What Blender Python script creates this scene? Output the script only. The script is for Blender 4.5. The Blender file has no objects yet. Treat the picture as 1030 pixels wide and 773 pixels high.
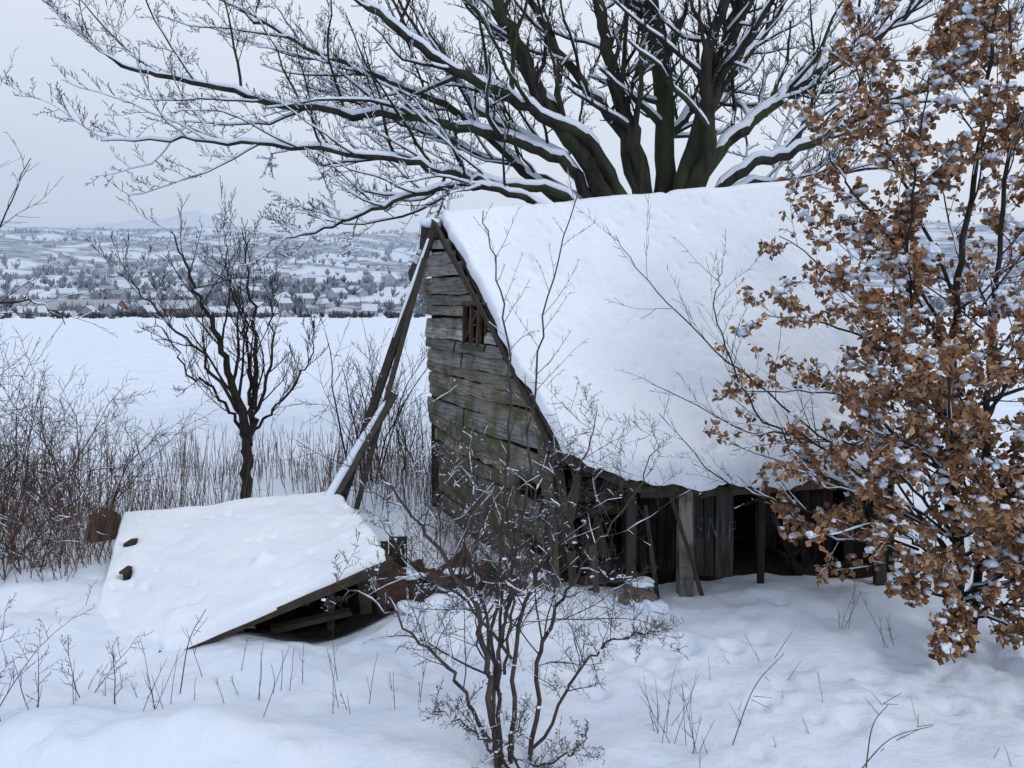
import bpy, math, random, time
import numpy as np
T0=time.time()
rng=np.random.default_rng(7); random.seed(7)
V=lambda *a: np.array(a,dtype=float)
def nrm(v):
    return v/(math.sqrt(float(v[0]*v[0]+v[1]*v[1]+v[2]*v[2]))+1e-9)
def cross(a,b): return np.array([a[1]*b[2]-a[2]*b[1],a[2]*b[0]-a[0]*b[2],a[0]*b[1]-a[1]*b[0]])
# ---------------------------------------------------------------- noise
_tab=np.random.default_rng(3).random((256,256))
def vnoise(x,y):
    x=np.asarray(x,float); y=np.asarray(y,float)
    xi=np.floor(x).astype(int); yi=np.floor(y).astype(int)
    fx=x-xi; fy=y-yi; fx=fx*fx*(3-2*fx); fy=fy*fy*(3-2*fy)
    g=lambda a,b:_tab[a%256,b%256]
    return ((g(xi,yi)*(1-fx)+g(xi+1,yi)*fx)*(1-fy)+(g(xi,yi+1)*(1-fx)+g(xi+1,yi+1)*fx)*fy)*2-1
def fbm(x,y,o=4):
    s=0;a=1;t=0
    for i in range(o):
        s=s+a*vnoise(np.asarray(x)*2**i+i*17.3,np.asarray(y)*2**i+i*9.1); t+=a; a*=.5
    return s/t
def sstep(a,b,x):
    t=np.clip((x-a)/(b-a),0,1); return t*t*(3-2*t)
# ---------------------------------------------------------------- mesh buffer (quads only)
class Buf:
    def __init__(s): s.v=[];s.q=[];s.m=[];s.c=[];s.s=[];s.n=0
    def add(s,v,q,mat=0,col=(1,1,1),smooth=True):
        v=np.asarray(v,float).reshape(-1,3); q=np.asarray(q,int).reshape(-1,4)
        s.v.append(v); s.q.append(q+s.n); s.n+=len(v)
        k=len(q); s.m.append(np.full(k,mat)); s.s.append(np.full(k,smooth))
        s.c.append(np.broadcast_to(np.asarray(col,float),(k,3)))
    def build(s,name,mats,parent=None):
        v=np.concatenate(s.v);q=np.concatenate(s.q);m=np.concatenate(s.m);c=np.concatenate(s.c);sm=np.concatenate(s.s)
        me=bpy.data.meshes.new(name); k=len(q)
        me.vertices.add(len(v)); me.vertices.foreach_set('co',v.ravel())
        me.loops.add(k*4); me.loops.foreach_set('vertex_index',q.ravel().astype(np.int32))
        me.polygons.add(k); me.polygons.foreach_set('loop_start',(np.arange(k)*4).astype(np.int32))
        me.polygons.foreach_set('loop_total',np.full(k,4,dtype=np.int32))
        for mt in mats: me.materials.append(mt)
        me.polygons.foreach_set('material_index',m.astype(np.int32))
        me.polygons.foreach_set('use_smooth',sm.astype(bool))
        me.update(calc_edges=True)
        at=me.color_attributes.new('tint','FLOAT_COLOR','CORNER')
        cc=np.ones((k*4,4),dtype=np.float32); cc[:,:3]=np.repeat(c,4,axis=0); at.data.foreach_set('color',cc.ravel())
        o=bpy.data.objects.new(name,me); bpy.context.scene.collection.objects.link(o)
        if parent: o.parent=parent
        print('%-26s quads %7d  t=%.1f'%(name,k,time.time()-T0))
        return o
_tc={}
def _trig(s):
    if s not in _tc:
        th=np.arange(s)*2*math.pi/s; j=np.arange(s); _tc[s]=(np.cos(th)[None,:,None],np.sin(th)[None,:,None],j,(j+1)%s,{})
    return _tc[s]
def tangents(pts):
    t=np.empty_like(pts); t[1:-1]=pts[2:]-pts[:-2]; t[0]=pts[1]-pts[0]; t[-1]=pts[-1]-pts[-2]
    return t/(np.sqrt((t*t).sum(1))[:,None]+1e-9)
def tube(B,pts,rad,sides=4,mat=0,col=(1,1,1)):
    pts=np.asarray(pts,float); n=len(pts); rad=np.broadcast_to(np.asarray(rad,float),(n,))
    t=tangents(pts); mz=abs(t[:,2].mean())
    if mz<.8: a=np.stack([t[:,1],-t[:,0],np.zeros(n)],-1)
    else: a=np.stack([-t[:,2]*.2,t[:,2],t[:,0]*.2-t[:,1]],-1)
    a/=np.sqrt((a*a).sum(1))[:,None]+1e-9
    b=np.stack([a[:,1]*t[:,2]-a[:,2]*t[:,1],a[:,2]*t[:,0]-a[:,0]*t[:,2],a[:,0]*t[:,1]-a[:,1]*t[:,0]],-1)
    C,S,j,j2,cache=_trig(sides)
    ring=pts[:,None,:]+rad[:,None,None]*(C*a[:,None,:]+S*b[:,None,:])
    if n not in cache:
        i=np.arange(n-1)[:,None]*sides
        cache[n]=np.stack([i+j[None],i+j2[None],i+j2[None]+sides,i+j[None]+sides],-1).reshape(-1,4)
    B.add(ring.reshape(-1,3),cache[n],mat,col,True)
def beam(B,p0,p1,w,t,up=(0,0,1),mat=0,col=(1,1,1),jit=0.0):
    p0=np.asarray(p0,float);p1=np.asarray(p1,float); d=nrm(p1-p0); s=nrm(cross(d,np.asarray(up,float))); u=cross(s,d)
    vs=[]
    for p in (p0,p1):
        for a,b in((-1,-1),(1,-1),(1,1),(-1,1)):
            vs.append(p+s*a*t/2+u*b*w/2+(rng.normal(0,jit,3) if jit else 0))
    B.add(vs,[(0,3,2,1),(4,5,6,7),(0,1,5,4),(1,2,6,5),(2,3,7,6),(3,0,4,7)],mat,col,False)
def _cs(n=3):
    vs=[];qs=[];k=0
    g=np.linspace(-1,1,n+1)
    for ax in range(3):
        for sg in(-1,1):
            for i in g:
                for j in g:
                    v=[0,0,0]; v[ax]=sg; v[(ax+1)%3]=i; v[(ax+2)%3]=j; vs.append(v)
            for i in range(n):
                for j in range(n):
                    a=k+i*(n+1)+j; f=(a,a+n+1,a+n+2,a+1); qs.append(f if sg>0 else f[::-1])
            k+=(n+1)**2
    vs=np.array(vs,float); vs/=np.linalg.norm(vs,axis=1,keepdims=True); return vs,np.array(qs)
CSV,CSQ=_cs(3); CSV2,CSQ2=_cs(2); CSV8,CSQ8=_cs(8)
def blob(B,p,r,mat=0,col=(1,1,1),fine=True,rough=.18):
    v,q=(CSV,CSQ) if fine else (CSV2,CSQ2)
    if fine==2: v,q=CSV8,CSQ8
    k=rng.random(2)*50
    n=1+rough*vnoise(v[:,0]*1.7+k[0]+v[:,2],v[:,1]*1.7+k[1])
    B.add(np.asarray(p)+v*n[:,None]*np.asarray(r),q,mat,col,True)
def grid(B,P,mat=0,col=(1,1,1),flip=False,smooth=True):
    a,b=P.shape[:2]; idx=np.arange(a*b).reshape(a,b)
    q=np.stack([idx[:-1,:-1],idx[1:,:-1],idx[1:,1:],idx[:-1,1:]],-1).reshape(-1,4)
    if flip:q=q[:,::-1]
    B.add(P.reshape(-1,3),q,mat,col,smooth)
# ---------------------------------------------------------------- materials
def mat(name):
    m=bpy.data.materials.new(name); m.use_nodes=True; nt=m.node_tree; return m,nt,nt.nodes['Principled BSDF']
def N(nt,t,**k):
    n=nt.nodes.new(t)
    for a,b in k.items():
        if a in n.inputs: n.inputs[a].default_value=b
        else: setattr(n,a,b)
    return n
def coords(nt,scale,loc=(0,0,0)):
    tc=N(nt,'ShaderNodeTexCoord'); mp=N(nt,'ShaderNodeMapping'); mp.inputs['Scale'].default_value=scale; mp.inputs['Location'].default_value=loc
    nt.links.new(tc.outputs['Object'],mp.inputs['Vector']); return mp.outputs['Vector']
def ramp(nt,fac,stops):
    r=N(nt,'ShaderNodeValToRGB'); e=r.color_ramp.elements
    while len(e)<len(stops): e.new(.5)
    for k,(p,c) in enumerate(stops): e[k].position=p; e[k].color=(*c,1)
    nt.links.new(fac,r.inputs[0]); return r.outputs[0]
def mix(nt,fac,a,b,mode='MIX'):
    m=N(nt,'ShaderNodeMix'); m.data_type='RGBA'; m.blend_type=mode
    for s,x in((m.inputs[0],fac),(m.inputs[6],a),(m.inputs[7],b)):
        if hasattr(x,'is_linked') or hasattr(x,'links'): nt.links.new(x,s)
        elif isinstance(x,(int,float)): s.default_value=x
        else: s.default_value=(*x,1)
    return m.outputs[2]
def bump(nt,h,bs,strength,dist):
    b=N(nt,'ShaderNodeBump'); b.inputs['Strength'].default_value=strength; b.inputs['Distance'].default_value=dist
    nt.links.new(h,b.inputs['Height']); nt.links.new(b.outputs[0],bs.inputs['Normal'])
def snow_mat(name,fine=14,d=.03,c1=(.66,.745,.895),c2=(.76,.825,.935)):
    m,nt,bs=mat(name)
    v=coords(nt,(1,1,1))
    n1=N(nt,'ShaderNodeTexNoise',Scale=fine,Detail=6.0,Roughness=.6); nt.links.new(v,n1.inputs['Vector'])
    n2=N(nt,'ShaderNodeTexNoise',Scale=1.3,Detail=3.0); nt.links.new(v,n2.inputs['Vector'])
    c=ramp(nt,n2.outputs[0],[(.3,c1),(.7,c2)])
    nt.links.new(c,bs.inputs['Base Color']); bs.inputs['Roughness'].default_value=.65
    bs.inputs['Specular IOR Level'].default_value=.25
    bump(nt,n1.outputs[0],bs,.6,d)
    return m
M_snow=snow_mat('snow'); M_snowroof=snow_mat('roof_snow',8,.035,(.75,.815,.915),(.82,.87,.945))
def bark(name,c1,c2,c3,sc=9):
    m,nt,bs=mat(name); v=coords(nt,(1,1,.35))
    n=N(nt,'ShaderNodeTexNoise',Scale=sc,Detail=6.0); nt.links.new(v,n.inputs['Vector'])
    n2=N(nt,'ShaderNodeTexNoise',Scale=1.6,Detail=2.0); nt.links.new(v,n2.inputs['Vector'])
    c=ramp(nt,n.outputs[0],[(.35,c1),(.65,c2)]); f=ramp(nt,n2.outputs[0],[(.45,(0,0,0)),(.65,(1,1,1))])
    nt.links.new(mix(nt,f,c,c3),bs.inputs['Base Color']); bs.inputs['Roughness'].default_value=.9
    bs.inputs['Specular IOR Level'].default_value=.2
    bump(nt,n.outputs[0],bs,.8,.03); return m
M_bark=bark('mossy_bark',(.014,.013,.012),(.04,.036,.03),(.042,.052,.026))
M_barkd=bark('dark_bark',(.014,.012,.011),(.04,.034,.03),(.028,.024,.021),20)
M_barkg=bark('grey_brown_twig_bark',(.04,.032,.03),(.1,.085,.078),(.065,.05,.042),25)
M_barkr=bark('reddish_twig_bark',(.045,.03,.025),(.11,.078,.065),(.075,.05,.042),25)
M_beech=bark('beech_bark',(.016,.014,.013),(.045,.04,.036),(.03,.03,.022),15)
def tinted(name,scale,lo=.45,hi=1.15,rough=.9,bs_=.6,moss=False,det=10,spec=.2,crack=False,dirt=.8):
    m,nt,bs=mat(name); v=coords(nt,scale)
    n=N(nt,'ShaderNodeTexNoise',Scale=1.0,Detail=det*1.0,Roughness=.65); nt.links.new(v,n.inputs['Vector'])
    at=N(nt,'ShaderNodeAttribute'); at.attribute_name='tint'
    if crack: g=ramp(nt,n.outputs[0],[(.3,(.08,)*3),(.42,(.6,)*3),(.52,(.9,)*3),(.72,(hi,)*3)])
    else: g=ramp(nt,n.outputs[0],[(.3,(lo,)*3),(.5,((lo+hi)/2,)*3),(.72,(hi,)*3)])
    c=mix(nt,1.0,at.outputs['Color'],g,'MULTIPLY')
    v2=coords(nt,(1,1,1))
    n3=N(nt,'ShaderNodeTexNoise',Scale=2.6,Detail=6.0,Roughness=.65); nt.links.new(v2,n3.inputs['Vector'])
    c=mix(nt,ramp(nt,n3.outputs[0],[(.49,(0,0,0)),(.64,(dirt,)*3)]),c,(.05,.045,.038))
    if moss:
        sx=N(nt,'ShaderNodeSeparateXYZ'); nt.links.new(v2,sx.inputs[0])
        n2=N(nt,'ShaderNodeTexNoise',Scale=3.0,Detail=6.0); nt.links.new(coords(nt,(1,1,1),(4,2,7)),n2.inputs['Vector'])
        mr=N(nt,'ShaderNodeMapRange'); mr.interpolation_type='SMOOTHSTEP'
        for a,b in(('From Min',2.6),('From Max',1.7),('To Min',0.),('To Max',1.)): mr.inputs[a].default_value=b
        nt.links.new(sx.outputs[2],mr.inputs['Value'])
        f=ramp(nt,n2.outputs[0],[(.45,(0,0,0)),(.6,(.85,.85,.85))])
        c=mix(nt,mix(nt,1.0,f,mr.outputs[0],'MULTIPLY'),c,(.085,.09,.035))
    nt.links.new(c,bs.inputs['Base Color']); bs.inputs['Roughness'].default_value=rough; bs.inputs['Specular IOR Level'].default_value=spec
    bump(nt,n.outputs[0],bs,bs_,.03); return m
M_gable=tinted('silvered_boards',(2.5,2.5,42),moss=True,crack=True,bs_=.9,hi=1.35,dirt=.7)
M_woodh=tinted('dark_boards',(2.5,2.5,42),crack=True,bs_=.9,hi=1.35)
M_woodv=tinted('weathered_posts',(38,38,2.5),crack=True,hi=1.3,bs_=.9)
M_wood=tinted('dark_timber',(9,9,9))
M_rust=tinted('rusty_metal',(14,14,14),.4,1.3,.75)
def vcol(name,rough,spec,tr=0):
    m,nt,bs=mat(name); at=N(nt,'ShaderNodeAttribute'); at.attribute_name='tint'
    nt.links.new(at.outputs['Color'],bs.inputs['Base Color']); bs.inputs['Roughness'].default_value=rough; bs.inputs['Specular IOR Level'].default_value=spec; return m
M_leaf=vcol('dry_beech_leaf',.6,.3); M_far=vcol('far_tint',1,0)
# ---------------------------------------------------------------- terrain
prints=[]
pr=np.random.default_rng(11)
def trail(x0,y0,x1,y1,n,w=.12,r=.09):
    for i in range(n):
        t=i/n; prints.append((x0+(x1-x0)*t+pr.normal(0,w),y0+(y1-y0)*t+pr.normal(0,w*.6)+math.sin(t*9)*.15,r*pr.uniform(.5,1.5),pr.uniform(.015,.055),pr.uniform(.6,1.8)))
trail(.9,6.9,5.5,5.6,30); trail(2.2,7.6,4.6,6.4,18); trail(.5,6.4,4,5.2,16,.2,.07); trail(-1.6,7.1,-.2,6.6,14,.15,.12); trail(-.5,6.3,1.9,6.7,16,.2,.1); trail(1.5,5.9,5,6.9,22,.15,.08)
for _ in range(110): prints.append((pr.uniform(-1.2,6),pr.uniform(5,7.8),pr.uniform(.03,.12),pr.uniform(.008,.035),pr.uniform(.6,1.6)))
for _ in range(80): prints.append((pr.uniform(-6,-1),pr.uniform(4.8,9),pr.uniform(.12,.3),pr.uniform(-.05,.04),pr.uniform(.6,1.6)))
def gz(x,y):
    x=np.asarray(x,float); y=np.asarray(y,float); d=np.hypot(x,y)
    z=1.6*sstep(0,1,(4.6-y)/4.6)
    near=1-sstep(20,60,d)
    z=z+near*(.15*fbm(x*.5+3,y*.5,3)+.06*fbm(x*1.5,y*1.9,3))+(1-near)*.12*fbm(x*.04,y*.04,2)
    z=z+.27*np.exp(-((x+2.7)/1.6)**2-((y-5.2)/.4)**2)*(1+.3*fbm(x*2.1,y*2.1+5,2))
    z=z+.12*np.exp(-((x-3.6)/1.5)**2-((y-7.6)/.6)**2)
    z=z+.12*np.exp(-((x+.0)/.9)**2-((y-7.6)/.5)**2)
    z=z+.25*np.exp(-((x+1.3)/.5)**2-((y-10.3)/.8)**2)
    z=z+.22*np.exp(-((x+5.4)/1.1)**2-((y-7.8)/.9)**2)
    z=z-.24*np.exp(-((x+1.75)/.65)**2-((y-7.55)/.5)**2)
    z=z-20*sstep(85,320,y)*1.0
    return z
G=lambda x,y: float(gz(x,y))
def axis(lo,hi,step,far_lo,far_hi):
    mid=list(np.arange(lo,hi,step)); s=step; a=hi; up=[]
    while a<far_hi: up.append(a); s*=1.13; a+=s
    up.append(far_hi); s=step; a=lo; dn=[]
    while a>far_lo: s*=1.13; a-=s; dn.append(a)
    return np.array(dn[::-1]+mid+up)
xs=axis(-7,6.5,.04,-7000,7000); ys=axis(4.6,10.2,.04,-60,7000)
X,Y=np.meshgrid(xs,ys,indexing='ij'); Z=gz(X,Y)
Z+=.014*fbm(X*6,Y*6,3)*(np.hypot(X,Y)<16)
for px,py,r,dp,asp in prints:
    R3=r*3*max(asp,1/asp)
    i0,i1=np.searchsorted(xs,(px-R3,px+R3)); j0,j1=np.searchsorted(ys,(py-R3,py+R3))
    x=X[i0:i1,j0:j1]; y=Y[i0:i1,j0:j1]; dd=np.hypot((x-px)*asp**.5,(y-py)/asp**.5)*(1+.35*vnoise(x*7,y*7))
    Z[i0:i1,j0:j1]-=dp*(np.exp(-(dd/r)**2)-.25*np.exp(-((dd-1.6*r)/(.6*r))**2))
B=Buf(); grid(B,np.stack([X,Y,Z],-1)); B.build('snow_ground',[M_snow])
# hills (polar sheet)
def hz(x,y):
    d=np.hypot(x,y); a=x/np.maximum(np.abs(y),1)
    base=np.interp(d,[240,330,500,700,1000,1500,2200,3000,3900,5200,6400],[-24,-19,-13,-3,30,88,146,170,150,140,120])
    z=base+fbm(x*.0021+5,y*.0021,4)*np.interp(d,[300,600,1200,2500],[0,4,38,60])
    z=z+(190*np.exp(-((a+.46)/.17)**2)+150*np.exp(-((a+.68)/.2)**2)+90*np.exp(-((a+.26)/.14)**2)+60*np.exp(-((a+.39)/.05)**2))*np.exp(-((d-5200)/1300)**2)*(1+.55*fbm(x*.0016,y*.0016,5))
    z=z+130*np.exp(-((a-.7)/.35)**2-((d-5200)/900)**2)
    return z
th=np.radians(np.linspace(-80,80,420)); dd=np.geomspace(240,6900,220)
T,D=np.meshgrid(th,dd,indexing='ij'); X=np.sin(T)*D; Y=np.cos(T)*D
HAZE=np.array([.46,.53,.65]); HAZE2=(.515,.585,.70)  # haze tones, blended into surface colours by distance
m,nt,bs=mat('hazy_hill_fields')
geo=N(nt,'ShaderNodeNewGeometry')
ln=N(nt,'ShaderNodeVectorMath'); ln.operation='LENGTH'; nt.links.new(geo.outputs['Position'],ln.inputs[0])
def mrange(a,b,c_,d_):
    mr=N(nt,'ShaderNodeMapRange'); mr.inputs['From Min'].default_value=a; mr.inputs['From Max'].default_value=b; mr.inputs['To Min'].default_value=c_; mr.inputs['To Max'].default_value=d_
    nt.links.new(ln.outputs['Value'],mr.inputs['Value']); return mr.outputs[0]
mp=N(nt,'ShaderNodeMapping'); mp.inputs['Scale'].default_value=(.0035,.0026,0); nt.links.new(geo.outputs['Position'],mp.inputs[0])
nd=N(nt,'ShaderNodeTexNoise',Scale=2.5,Detail=3.0); nt.links.new(mp.outputs[0],nd.inputs['Vector'])
wv=mix(nt,.35,mp.outputs[0],nd.outputs['Color'])
vo=N(nt,'ShaderNodeTexVoronoi',Scale=1.9); vo.feature='DISTANCE_TO_EDGE'; nt.links.new(wv,vo.inputs['Vector'])
hedge=ramp(nt,vo.outputs['Distance'],[(.03,(.9,.9,.9)),(.08,(0,0,0))])
n=N(nt,'ShaderNodeTexNoise',Scale=1.9,Detail=9.0,Roughness=.62); nt.links.new(mp.outputs[0],n.inputs['Vector'])
forest=ramp(nt,n.outputs[0],[(.48,(0,0,0)),(.52,(1,1,1))])
n2=N(nt,'ShaderNodeTexNoise',Scale=18.0,Detail=6.0); nt.links.new(mp.outputs[0],n2.inputs['Vector'])
sp=ramp(nt,n2.outputs[0],[(.38,(.4,.4,.4)),(.54,(1,1,1))])
f=mix(nt,1.0,mix(nt,1.0,hedge,forest,'LIGHTEN'),sp,'MULTIPLY')
c=mix(nt,f,(.68,.74,.84),(.09,.115,.15)); c=mix(nt,mrange(300,4000,.2,.95),c,tuple(HAZE)); c=mix(nt,mrange(2600,5000,0,.95),c,HAZE2)  # distance haze painted into the hill base colour
nt.links.new(c,bs.inputs['Base Color']); bs.inputs['Roughness'].default_value=1; bs.inputs['Specular IOR Level'].default_value=0
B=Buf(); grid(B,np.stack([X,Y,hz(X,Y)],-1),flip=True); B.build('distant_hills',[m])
def fuzz(B,x,y,z,h,w,col,k):
    a=rng.uniform(-1,1,k)*1.1; L=h*rng.uniform(.55,1,k)*(1-.25*abs(a)); az=rng.uniform(0,math.pi,k)
    dx=np.sin(a)*w*.6; sx,sy=np.cos(az),np.sin(az); b=w*rng.uniform(.05,.16,k)
    o=np.zeros(k); P=np.empty((k,4,3))
    P[:,0]=np.stack([x+o,y+o,z+o],-1); P[:,2]=np.stack([x+dx*sx,y+dx*sy,z+L],-1)
    md=np.stack([x+dx*.6*sx,y+dx*.6*sy,z+L*.55],-1); of=np.stack([b*sx,b*sy,o],-1)
    P[:,1]=md-of; P[:,3]=md+of
    B.add(P,np.arange(k*4).reshape(k,4),0,np.array(col)[None]*rng.uniform(.75,1.25,(k,1)),False)
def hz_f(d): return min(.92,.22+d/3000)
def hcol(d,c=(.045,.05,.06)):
    h=hz_f(d); return np.array(c)*(1-h)+HAZE*h  # haze painted into the tint, stronger with distance
B=Buf()
for i in range(1100):
    d=rng.uniform(340,900); a=rng.uniform(-.72,-.02) if rng.random()<.85 else rng.uniform(.3,.72); x=math.sin(a)*d; y=math.cos(a)*d
    if fbm(x*.01+9,y*.01,2)<-.25: continue
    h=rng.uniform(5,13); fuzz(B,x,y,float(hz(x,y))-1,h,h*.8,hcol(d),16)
for r in range(90):
    d=rng.uniform(650,2600); a=rng.uniform(-.72,-.04) if r%5 else rng.uniform(.3,.7); x=math.sin(a)*d; y=math.cos(a)*d
    dr=rng.normal(0,.45)+(0 if r%3 else 1.2); Ln=rng.uniform(80,420); k=int(Ln/9)
    for j in range(k):
        xx=x+math.cos(dr)*j*9+rng.normal(0,3); yy=y+math.sin(dr)*j*9+rng.normal(0,5)
        if rng.random()<.25: continue
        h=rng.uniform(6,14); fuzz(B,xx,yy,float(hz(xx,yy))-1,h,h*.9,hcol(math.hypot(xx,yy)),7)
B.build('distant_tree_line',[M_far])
B=Buf()
for i in range(420):
    x=rng.uniform(-78,78); y=rng.uniform(88,104)+x*.05
    if fbm(x*.06,1.3,2)<-.1: continue
    fuzz(B,x,y,G(x,y)-.3,rng.uniform(.4,1.5),rng.uniform(.8,2.0),(.075,.075,.085),14)
B.build('field_edge_hedge',[M_far])
def house(B,x,y,z,w,l,h,rot,wc,rc):
    c,s=math.cos(rot),math.sin(rot); R=lambda p:V(x+p[0]*c-p[1]*s,y+p[0]*s+p[1]*c,z+p[2])
    a,b=w/2,l/2; r=h+w*.38
    vs=[(-a,-b,-3),(a,-b,-3),(a,b,-3),(-a,b,-3),(-a,-b,h),(a,-b,h),(a,b,h),(-a,b,h)]
    B.add([R(p) for p in vs],[(0,1,5,4),(1,2,6,5),(2,3,7,6),(3,0,4,7)],0,wc,False)
    for sg in(-1,1):
        B.add([R((-a,sg*b,h)),R((0,sg*b,h)),R((0,sg*b,r)),R((-a*.5,sg*b,(h+r)/2))],[(0,1,2,3)],0,wc,False)
        B.add([R((a,sg*b,h)),R((0,sg*b,h)),R((0,sg*b,r)),R((a*.5,sg*b,(h+r)/2))],[(0,1,2,3)],0,wc,False)
    o=.5; e=.3
    for sgn in(-1,1):
        B.add([R((sgn*(a+o),-b-o,h-.35)),R((sgn*(a+o),b+o,h-.35)),R((0,b+o,r+e)),R((0,-b-o,r+e))],[(0,1,2,3)],0,rc,False)
    for k in range(int(l//3)):
        for sgn in(-1,1):
            yy=-b+1.5+k*3
            B.add([R((sgn*(a+.05),yy-.5,h*.35)),R((sgn*(a+.05),yy+.5,h*.35)),R((sgn*(a+.05),yy+.5,h*.75)),R((sgn*(a+.05),yy-.5,h*.75))],[(0,1,2,3)],0,np.array(wc)*.5,False)
B=Buf()
pal=[(.3,.3,.32),(.33,.32,.31),(.22,.18,.17),(.2,.21,.24),(.38,.39,.42),(.26,.22,.2)]
for i in range(125):
    d=rng.uniform(420,750) if i%2 else rng.uniform(650,1400); a=-.08-.64*rng.random()**.8; x=math.sin(a)*d; y=math.cos(a)*d
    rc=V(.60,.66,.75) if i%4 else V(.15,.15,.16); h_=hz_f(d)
    house(B,x,y,float(hz(x,y)),rng.uniform(7,9.5),rng.uniform(8,14),rng.uniform(3,5.5),rng.uniform(0,3.14),V(*pal[i%6])*(1-h_)+HAZE*h_,rc*(1-h_)+HAZE*h_)  # wall and roof tints carry painted haze
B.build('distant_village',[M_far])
B=Buf(); house(B,-262,455,-14,14,66,6,math.radians(82),(.22,.15,.14),(.36,.38,.43)); house(B,-215,480,-13,12,34,5,math.radians(95),(.24,.16,.15),(.42,.46,.52)); B.build('brick_factory',[M_far])
B=Buf(); px,py=-366,700; pz=float(hz(px,py))-1
for sx,sy in((-1,-1),(1,-1),(1,1),(-1,1)): beam(B,(px+sx*2.5,py+sy*2.5,pz),(px+sx*.4,py+sy*.4,pz+29),.35,.35,(1,0,0),0,(.25,.28,.33))
for k in range(7):
    h=pz+k*4; w=2.5-k*.3; beam(B,(px-w,py-w,h),(px+w-.3,py-w,h+4),.25,.25,(0,1,0),0,(.25,.28,.33)); beam(B,(px+w,py-w,h),(px-w+.3,py-w,h+4),.25,.25,(0,1,0),0,(.25,.28,.33))
for h in(20,24,28): beam(B,(px-5,py,pz+h),(px+5,py,pz+h),.4,.3,(0,0,1),0,(.25,.28,.33))
B.build('lattice_pylon',[M_far])

# ---------------------------------------------------------------- SHED
shed=bpy.data.objects.new('abandoned_wooden_shed',None); bpy.context.scene.collection.objects.link(shed)
F=V(-.98,10.9,0); Nn=V(.57,7.8,0); dF=Nn-F
gn=nrm(V(-3.1,-1.55,0))
def gp(s,z,off=0):
    p=F+dF*s+V(-.09*z*(1-.6*s),0,z)
    bul=.11*math.sin(min(max(s,0),1)*3.1)*math.sin(min(max(z,0),3.2)*.98)+.03*float(vnoise(s*4+3,z*1.1))
    return p+gn*(off+bul)
def s1(z): return 1. if z<1.6 else 1-(z-1.6)/2.5*.774
def s0(z): return 0. if z<3.5 else (z-3.5)/.6*.226
B=Buf()
z=-.35; k=0
while z<4.0:
    h=rng.uniform(.12,.25); zc=z+h/2
    a=s0(zc+h*.4); b=s1(zc+h*.45)
    if zc<1.6: b=.97+rng.uniform(-.2,.03)
    if .4<zc<1.1: b-=rng.uniform(0,.14)
    a+=rng.uniform(-.02,.03)
    if b-a<.03: break
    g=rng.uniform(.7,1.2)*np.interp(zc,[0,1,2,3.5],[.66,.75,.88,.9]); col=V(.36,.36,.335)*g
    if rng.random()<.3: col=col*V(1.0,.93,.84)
    segs=[(a,b)]
    if b-a>.5 and rng.random()<.6:
        m_=rng.uniform(a+.2,b-.15); segs=[(a,m_-.006),(m_+.006,b)]
    off=rng.uniform(0,.035); tl=rng.normal(0,.06)
    for (p,q) in segs:
        parts=[(p,q)]
        if 2.5<zc<3.02: parts=[(p,.405),(.575,q)] if q>.42 else [(p,q)]
        for (pp,qq) in parts:
            if qq-pp<.012: continue
            n=max(3,int((qq-pp)*24)); ss=np.linspace(pp,qq,n)
            c2=col*rng.uniform(.8,1.2)
            rag=rng.normal(0,.006,(2,n)); rag[1]+=.025*fbm(ss*6+k*3,ss*0,2)
            if zc<1.2: rag[1]+=.05*np.abs(fbm(ss*12+k,ss*0,2))
            top=[gp(s,zc+h*.47+tl*(s-.5)+rag[0,i],off) for i,s in enumerate(ss)]
            bot=[gp(s,zc-h*.48+tl*(s-.5)+rag[1,i],off+.025) for i,s in enumerate(ss)]
            mid=[(t+b_)/2+gn*(.008+rng.normal(0,.004)) for t,b_ in zip(top,bot)]
            bt=[t-gn*.035 for t in top]; bb=[t-gn*.06 for t in bot]
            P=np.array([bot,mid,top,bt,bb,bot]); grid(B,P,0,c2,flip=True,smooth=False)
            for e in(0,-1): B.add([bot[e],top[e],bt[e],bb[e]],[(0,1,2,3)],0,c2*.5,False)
    z+=h; k+=1
for (s,za,zb,w) in((.955,-.1,1.4,.11),(.93,1.05,1.7,.13)):
    beam(B,gp(s,za,.05),gp(s,zb,.06),w*.4,w,tuple(gn),0,V(.13,.12,.1),.008)
beam(B,gp(.62,.35,.09),gp(.9,.22,.09),.09,.02,(0,0,1),0,(.5,.48,.45),.01)
for s in(.1,.3,.5,.7,.9): beam(B,gp(s,-.2,-.16),gp(s,min(3.3,1.4+(1-s)/.774*2.5),-.16),.1,.08,tuple(gn),0,(.05,.04,.035))
B.build('gable_wall',[M_gable],shed)
B=Buf()
beam(B,gp(.232,4.06,.09),gp(.62,2.82,.08),.07,.04,(0,0,1),0,(.06,.05,.045),.006)
beam(B,gp(.615,2.84,.08),gp(1.02,1.52,.08),.06,.04,(0,0,1),0,(.06,.05,.045),.006)
beam(B,gp(.236,4.08,.1),gp(-.04,3.38,.1),.14,.05,(0,0,1),0,(.06,.052,.05),.006)
beam(B,gp(.2,4.12,.16),gp(.16,3.75,.16),.1,.05,(1,0,0),0,(.07,.06,.05))
B.build('verge_boards',[M_wood],shed)
B=Buf()
c=(.075,.035,.025)
for s in(.405,.46,.52,.575): beam(B,gp(s,2.5,.03),gp(s,3.02,.03),.04,.04,tuple(gn),0,c if s not in(.46,.52) else (.12,.07,.05),.006)
for zz in(2.5,3.03): beam(B,gp(.4,zz,.05),gp(.58,zz,.05),.05,.05,(0,0,1),0,(.1,.085,.07),.006)
beam(B,gp(.41,2.6,.02),gp(.5,2.95,.02),.03,.02,(0,0,1),0,(.12,.06,.04))
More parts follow.
